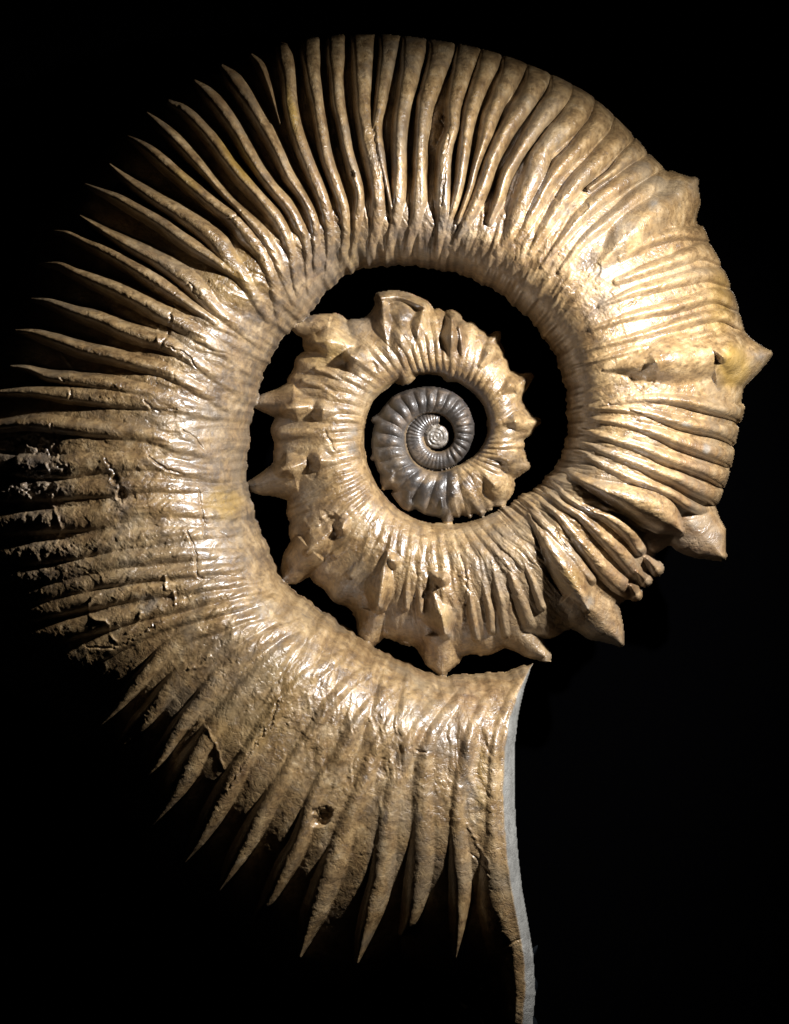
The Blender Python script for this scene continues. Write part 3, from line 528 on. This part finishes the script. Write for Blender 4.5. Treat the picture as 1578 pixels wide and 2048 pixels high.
CR = [[(404,982),(408,1010),(412,1040),(410,1075)],[(380,1062),(392,1088),(400,1120),(402,1150),(436,1160)],[(297,805),(325,825),(360,822)],[(342,698),(380,715),(398,740)],[(356,596),(385,575),(395,592),(405,604)],
 [(455,448),(480,440),(493,425)],[(372,862),(395,880),(415,905)],[(305,913),(330,935),(365,948)],[(220,920),(245,960),(252,1005)],[(112,850),(118,890),(130,925)],[(1063,1035),(1085,1070),(1078,1050)],
 [(1145,996),(1180,1020),(1240,1030),(1262,1058),(1290,1066)],[(1110,1060),(1125,1090),(1150,1110),(1160,1130)],[(1020,1190),(1012,1240),(1022,1275)],[(560,1395),(548,1430),(500,1500)],[(460,1570),(500,1505),(550,1440)],
 [(180,1290),(240,1290),(330,1240)],[(720,330),(728,400),(735,440)],[(770,420),(775,380),(790,360)],[(940,1700),(975,1740)],[(830,1492),(850,1497)],[(355,210),(368,245)],[(880,245),(895,280),(885,380),(880,420)],
 [(650,860),(668,900)],[(920,1110),(935,1180),(930,1240)],[(1170,1085),(1205,1125)],[(990,1900),(1050,1866)],[(330,700),(345,665),(355,600)],[(750,260),(752,310),(758,360)],[(1203,806),(1240,818),(1300,842)],[(440,1060),(470,1085),(520,1120)],
 [(300,1560),(345,1500),(400,1440)],[(820,850),(815,900)],[(1340,560),(1300,590),(1240,620)],[(415,1165),(450,1150),(500,1158)],[(130,760),(150,780),(148,800)]]
pale = np.zeros_like(Z)
for P in CR:
    Pc = catmull([(x, y, 6) for x, y in P], 6.0)
    n = len(Pc); Pc[1:-1, :2] += rng.randn(n-2, 2)*1.7
    sl, d, side, s, (w,) = field(Pc, 1.5)
    width = 2.3*(1-.6*np.abs(s-.5)*2) + .5
    relief[sl] -= 5.0*np.exp(-(d/width)**2)*big[sl]
    relief[sl] += 2.2*np.exp(-(d/9)**2)*(side > 0)*big[sl]
PL = [[(208,1185),(186,1205),(192,1232),(223,1242),(227,1264),(240,1278)],[(338,1150),(340,1175)],[(290,1222),(284,1240),(262,1262)],[(355,1183),(357,1205)],[(385,1332),(410,1325),(428,1308)],[(420,1450),(440,1490),(452,1530)],[(322,660),(324,690)],[(933,1640),(958,1690),(972,1712),(975,1730)],
      [(115,690),(140,725),(155,742)],[(100,930),(125,980),(112,1000),(130,1050),(118,1085)]]
for P in PL:
    Pc = catmull([(x, y, 8) for x, y in P], 6.0); n = len(Pc); Pc[1:-1, :2] += rng.randn(n-2, 2)*1.3
    sl, d, side, s, (w,) = field(Pc, 1.5)
    relief[sl] += 4.5*np.exp(-(d/3.0)**2)
    pale[sl] = np.maximum(pale[sl], np.exp(-(d/3.4)**2))
edge = .25*sstep(0, 34, Z) + .75*sstep(10, 150, Z)*big + .75*sstep(0, 30, Z)*(1-big)
g0, g1 = np.gradient(np.where(inside, Z, 0), STEP)
slope = np.hypot(g0, g1)
for _ in range(3): slope = (slope + np.roll(slope, 2, 0) + np.roll(slope, -2, 0) + np.roll(slope, 2, 1) + np.roll(slope, -2, 1))/5
relief = relief/np.sqrt(1 + (1.3*slope)**2)*(1 - .5*sstep(200, 218, PHI)*sstep(.3, .5, V))
Z = np.where(inside, np.maximum(Z + relief*edge, .6), Z)

# colour masks
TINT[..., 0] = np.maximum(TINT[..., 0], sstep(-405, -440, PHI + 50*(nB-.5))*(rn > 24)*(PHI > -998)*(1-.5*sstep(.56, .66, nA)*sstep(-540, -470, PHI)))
TINT[..., 0] *= 1 - .8*np.exp(-((RR - fri(PHI))/2.6)**2)*(PHI > -900)          # tan plaster in the coil seams
TINT[..., 1] = np.maximum(TINT[..., 1], (rn < 24)*.55)
for (cx, cy, rx, ry, rot, a) in ((1306,415,13,17,20,.8),(1205,545,24,14,-20,.7),(1368,852,16,7,10,.8),(1395,1045,26,14,0,.5),(1130,430,12,8,0,.5),(1245,470,30,22,-30,.35),(705,865,14,16,0,.6),(712,1460,30,20,0,.15),(1530,712,12,10,30,.7),(700,895,14,14,0,.6),(310,1205,22,18,0,.5),(900,465,24,14,0,.4),(1413,898,8,8,0,.8),(890,1268,12,10,0,.6),(757,1212,10,10,0,.4),(1174,1210,10,16,0,.6),(940,1560,14,60,0,.4)):
    TINT[..., 1] = np.maximum(TINT[..., 1], .7*a*ell(cx, cy, rx, ry, rot, .6, wob=1.5)*(.4 + .6*sstep(.4, .6, nE)))
yel = np.zeros_like(Z)
for (cx, cy, rx, ry, rot, a) in ((480,330,16,60,-38,.9),(585,230,10,45,-12,.8),(380,370,30,14,35,.5),(450,1005,30,34,0,.8),(1465,730,30,40,0,.7),(1440,610,25,60,0,.35),(480,570,60,50,0,.3),(650,700,40,30,0,.35),(960,1550,12,50,0,.4),(1130,1160,30,20,0,.4),(700,500,30,40,0,.25),(880,1230,22,24,0,.4),(500,1440,90,60,0,.25),(560,1340,60,40,0,.2)):
    yel = np.maximum(yel, a*ell(cx, cy, rx, ry, rot, .5))
TINT[..., 3] = yel
TINT[..., 2] = np.clip(Rough + .45*(PHI < -440) + .6*sstep(.24, .1, V)*(PHI > 60)*sstep(230, 200, PHI) + .25*sstep(.5, .7, nA), 0, 1)
for (cx, cy, rx, ry, a) in ((1040,640,120,80,.0),):
    pass
# dark mineral stain (real colour) on the shell: patches low in the tint
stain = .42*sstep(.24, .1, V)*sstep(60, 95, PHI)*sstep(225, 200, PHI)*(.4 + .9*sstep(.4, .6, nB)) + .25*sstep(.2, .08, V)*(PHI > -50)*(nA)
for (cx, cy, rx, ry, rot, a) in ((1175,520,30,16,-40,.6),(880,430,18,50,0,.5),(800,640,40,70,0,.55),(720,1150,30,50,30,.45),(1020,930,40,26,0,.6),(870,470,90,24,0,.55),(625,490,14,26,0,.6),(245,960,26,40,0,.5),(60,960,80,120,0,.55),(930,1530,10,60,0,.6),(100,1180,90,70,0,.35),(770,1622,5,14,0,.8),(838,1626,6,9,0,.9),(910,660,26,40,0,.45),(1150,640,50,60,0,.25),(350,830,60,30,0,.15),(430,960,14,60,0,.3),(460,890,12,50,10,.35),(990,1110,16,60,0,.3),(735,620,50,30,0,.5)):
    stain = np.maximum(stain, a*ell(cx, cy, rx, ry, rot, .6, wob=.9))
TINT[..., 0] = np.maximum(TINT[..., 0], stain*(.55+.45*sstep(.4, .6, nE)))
TINT[..., 0] = np.where(rn < 24, .5, TINT[..., 0])
TINT = np.clip(TINT, 0, 1)

# ------------------------------------------------------------------ mesh pieces from the grid
inside = Z > 0
Zc = np.where(inside, Z, 0)
gy_, gx_ = np.gradient(np.where(inside, Z, -STEP*4), STEP)
nrm = np.dstack([-gx_, gy_, np.ones_like(Z)]); nrm /= np.linalg.norm(nrm, axis=2, keepdims=True)
# pull the outermost vertices onto the outline
PX, PY = XX.copy(), YY.copy()
outv = ~inside
cnt = np.zeros_like(Z); sx = np.zeros_like(Z); sy = np.zeros_like(Z)
for di, dj in ((0,1),(0,-1),(1,0),(-1,0),(1,1),(1,-1),(-1,1),(-1,-1)):
    nb_ = np.roll(inside, (di, dj), (0, 1)); cnt += nb_; sx += nb_*np.roll(XX, (di, dj), (0, 1)); sy += nb_*np.roll(YY, (di, dj), (0, 1))
mv = outv & (cnt > 0)
PX[mv] = XX[mv]*.45 + .55*sx[mv]/cnt[mv]; PY[mv] = YY[mv]*.45 + .55*sy[mv]/cnt[mv]
mz = mv & outer_zone & (dap > -3*STEP) & (dap < 0) & (YY > 1340)
PX[mz] = ax_at[mz]; PY[mz] = YY[mz]
usev = inside | mv
c00 = usev[:-1,:-1] & usev[1:,:-1] & usev[:-1,1:] & usev[1:,1:]
anyin = inside[:-1,:-1] | inside[1:,:-1] | inside[:-1,1:] | inside[1:,1:]
face = c00 & anyin
# label of a face: the label of whichever corner is inside
fl = np.where(inside[:-1,:-1], LAB[:-1,:-1], np.where(inside[1:,:-1], LAB[1:,:-1], np.where(inside[:-1,1:], LAB[:-1,1:], LAB[1:,1:])))
fphi = np.where(inside[:-1,:-1], PHI[:-1,:-1], np.where(inside[1:,1:], PHI[1:,1:], PHI[:-1,1:]))
WHORLS = ['outer_whorl', 'middle_whorl', 'inner_coil']
fw = np.where(fphi > -52, 0, np.where(fphi > -432, 1, 2))
FI, FJ = np.nonzero(face)
fl_, fw_ = fl[face], fw[face]
vid = np.arange(NY*NX).reshape(NY, NX)
quads = np.stack([vid[FI, FJ], vid[FI+1, FJ], vid[FI+1, FJ+1], vid[FI, FJ+1]], 1)
coords = np.stack([(PX.ravel()-CX)*S, -(PY.ravel()-CY)*S, Zc.ravel()*S], 1)
bflat = BAND.ravel(); nflat = nrm.reshape(-1, 3); tflat = TINT.reshape(-1, 4)

root = bpy.data.objects.new('ammonite_fossil', None); C.objects.link(root)
root['label'] = 'large tan spiral ammonite fossil with bladed ribs, spines and a small dark inner coil'
root['category'] = 'fossil'
def mesh_piece(name, sel, parent):
    q = quads[sel]
    used, inv = np.unique(q.ravel(), return_inverse=True)
    me = bpy.data.meshes.new(name)
    nv, nf = len(used), len(q)
    me.vertices.add(nv); me.vertices.foreach_set('co', coords[used].astype(np.float32).ravel())
    me.loops.add(nf*4); me.loops.foreach_set('vertex_index', inv.astype(np.int32).ravel())
    me.polygons.add(nf); me.polygons.foreach_set('loop_start', np.arange(0, nf*4, 4, dtype=np.int32))
    me.polygons.foreach_set('loop_total', np.full(nf, 4, np.int32))
    me.update(calc_edges=True)
    me.polygons.foreach_set('use_smooth', np.ones(nf, bool))
    a = me.attributes.new('tint', 'FLOAT_COLOR', 'POINT'); a.data.foreach_set('color', tflat[used].astype(np.float32).ravel())
    a = me.attributes.new('band', 'FLOAT', 'POINT'); a.data.foreach_set('value', bflat[used].astype(np.float32))
    me.normals_split_custom_set_from_vertices(nflat[used])
    me.materials.append(STONE)
    o = bpy.data.objects.new(name, me); C.objects.link(o); o.parent = parent
    return o
# keep the largest connected patch of every piece; crumbs go back to the whorl
fl2 = np.where(face, fl, -1)
for li in np.unique(fl_):
    if li == 0: continue
    a, b = np.nonzero(fl2 == li); i0, i1, j0, j1 = a.min(), a.max()+1, b.min(), b.max()+1
    M = np.pad(fl2[i0:i1, j0:j1] == li, 1); left = M.copy(); bestc = None
    for _ in range(6):
        if not left.any() or (bestc is not None and bestc.sum() >= left.sum()): break
        ii_, jj_ = np.nonzero(left); m0 = len(ii_)//2; cur = np.zeros_like(M); cur[ii_[m0], jj_[m0]] = True
        while True:
            nx_ = cur.copy()
            for _r in range(6):
                g_ = nx_.copy(); g_[1:] |= nx_[:-1]; g_[:-1] |= nx_[1:]; g_ &= M
                nx_ = g_.copy(); nx_[:, 1:] |= g_[:, :-1]; nx_[:, :-1] |= g_[:, 1:]; nx_ &= M
            if nx_.sum() == cur.sum(): break
            cur = nx_
        left &= ~cur
        if bestc is None or cur.sum() > bestc.sum(): bestc = cur
    sub = fl2[i0:i1, j0:j1]; keep = bestc[1:-1, 1:-1]
    sub[(sub == li) & ~keep] = 0
fl_ = fl2[face]
order = np.argsort(fl_*4 + fw_, kind='stable'); key = (fl_*4 + fw_)[order]
bounds = np.flatnonzero(np.diff(key)) + 1
groups = np.split(order, bounds)
parents = {}
bodies = {}
for g in groups:
    li = fl_[g[0]]; w = fw_[g[0]]
    if li == 0: bodies[w] = g
# small or split-off rib scraps join the body of their whorl; a label that spans two whorls goes to the larger
extra = {0: [], 1: [], 2: []}
todo = []
best = {}
for g in groups:
    li, w = fl_[g[0]], fw_[g[0]]
    if li == 0: continue
    best.setdefault(li, []).append((len(g), w, g))
for li, lst in best.items():
    lst.sort(key=lambda t: -t[0]); allg = np.concatenate([t[2] for t in lst]); w = lst[0][1]
    if len(allg) < 60 or len(lst) > 4: extra[w].append(allg)
    else: todo.append((li, w, allg))
for w in (0, 1, 2):
    g = np.concatenate([bodies.get(w, np.zeros(0, int))] + extra[w])
    parents[w] = mesh_piece(WHORLS[w], g, root)
LBL = {'spine': None}
for li, w, g in todo:
    nm = labels[li]
    if nm == 'aperture_rim': 
        o = mesh_piece(nm, g, root); o['label'] = 'smooth grey cut edge of the shell mouth'
    elif nm == 'nucleus':
        o = mesh_piece(nm, g, root); o['label'] = 'pale grey disc at the centre of the coil'
    else: mesh_piece('rib' if nm == 'inner_rib' else nm, g, parents[w])
parents[2]['label'] = 'dark glossy brown innermost coil'

# ------------------------------------------------------------------ mirrored far side of the shell (coarse)
st = 4
zz = Zc[::st, ::st]; ii = inside[::st, ::st]
px, py = XX[::st, ::st], YY[::st, ::st]
ny, nx = zz.shape; vid2 = np.arange(ny*nx).reshape(ny, nx)
fm = ii[:-1,:-1] & ii[1:,:-1] & ii[:-1,1:] & ii[1:,1:]
I, J = np.nonzero(fm); q2 = np.stack([vid2[I, J], vid2[I, J+1], vid2[I+1, J+1], vid2[I+1, J]], 1)
used, inv = np.unique(q2.ravel(), return_inverse=True)
co2 = np.stack([(px.ravel()-CX)*S, -(py.ravel()-CY)*S, -zz.ravel()*S*.9], 1)[used]
me = bpy.data.meshes.new('far_side'); me.from_pydata(co2.tolist(), [], inv.reshape(-1, 4).tolist())
me.materials.append(STONE)
a = me.attributes.new('tint', 'FLOAT_COLOR', 'POINT'); a.data.foreach_set('color', TINT[::st, ::st].reshape(-1, 4)[used].astype(np.float32).ravel())
for p_ in me.polygons: p_.use_smooth = True
o = bpy.data.objects.new('far_side', me); C.objects.link(o); o.parent = root

# ------------------------------------------------------------------ backdrop
def plane(name, z, half, mat):
    me = bpy.data.meshes.new(name); me.from_pydata([(-half,-half,z),(half,-half,z),(half,half,z),(-half,half,z)], [], [(0,1,2,3)])
    me.materials.append(mat); o = bpy.data.objects.new(name, me); C.objects.link(o); o['kind'] = 'structure'; return o
plane('backdrop', -.075, 2.0, VELVET)
def crumple(name, x0, x1, y0, y1, zb, amp, seed, label, cat):
    r = np.random.RandomState(seed); n = 46
    xs = np.linspace(x0, x1, n); ys = np.linspace(y0, y1, n); XS, YS = np.meshgrid(xs, ys)
    H_ = np.zeros_like(XS)
    for sc, am in ((70, 1), (34, .6), (17, .35)):
        ph = r.rand(6)*9
        for q in range(6):
            a = r.rand()*math.pi; H_ += am*(1-np.abs(((XS*math.cos(a)+YS*math.sin(a))/sc + ph[q] + .35*np.sin(YS/31+q)) % 2 - 1))
    H_ = (H_/H_.max())*amp
    ex = np.minimum(np.arange(n), np.arange(n)[::-1]); ed_ = np.clip(np.minimum.outer(ex, ex)/8, 0, 1)
    Zp = zb + H_*ed_ - 40*(1-ed_); XS = XS + 7*np.sin(YS/13+seed)*(1-ed_); YS = YS + 7*np.sin(XS/11)*(1-ed_)
    v = [W(a, b, c) for a, b, c in zip(XS.ravel(), YS.ravel(), Zp.ravel())]
    f = [(i*n+j, (i+1)*n+j, (i+1)*n+j+1, i*n+j+1) for i in range(n-1) for j in range(n-1)]
    me = bpy.data.meshes.new(name); me.from_pydata(v, [], f); me.materials.append(PLASTIC)
    for p_ in me.polygons: p_.use_smooth = True
    o = bpy.data.objects.new(name, me); C.objects.link(o); o['label'] = label; o['category'] = cat
PLASTIC = simple('black_plastic', (.004, .005, .006), .22, .3, 60, .002)
crumple('plastic_wrap', 885, 1075, 1915, 2120, -90, 80, 5, 'crumpled glossy black plastic wrap under the lowest tip of the fossil', 'plastic wrap')
print('tris about', 2*len(quads), 'labels', len(labels))
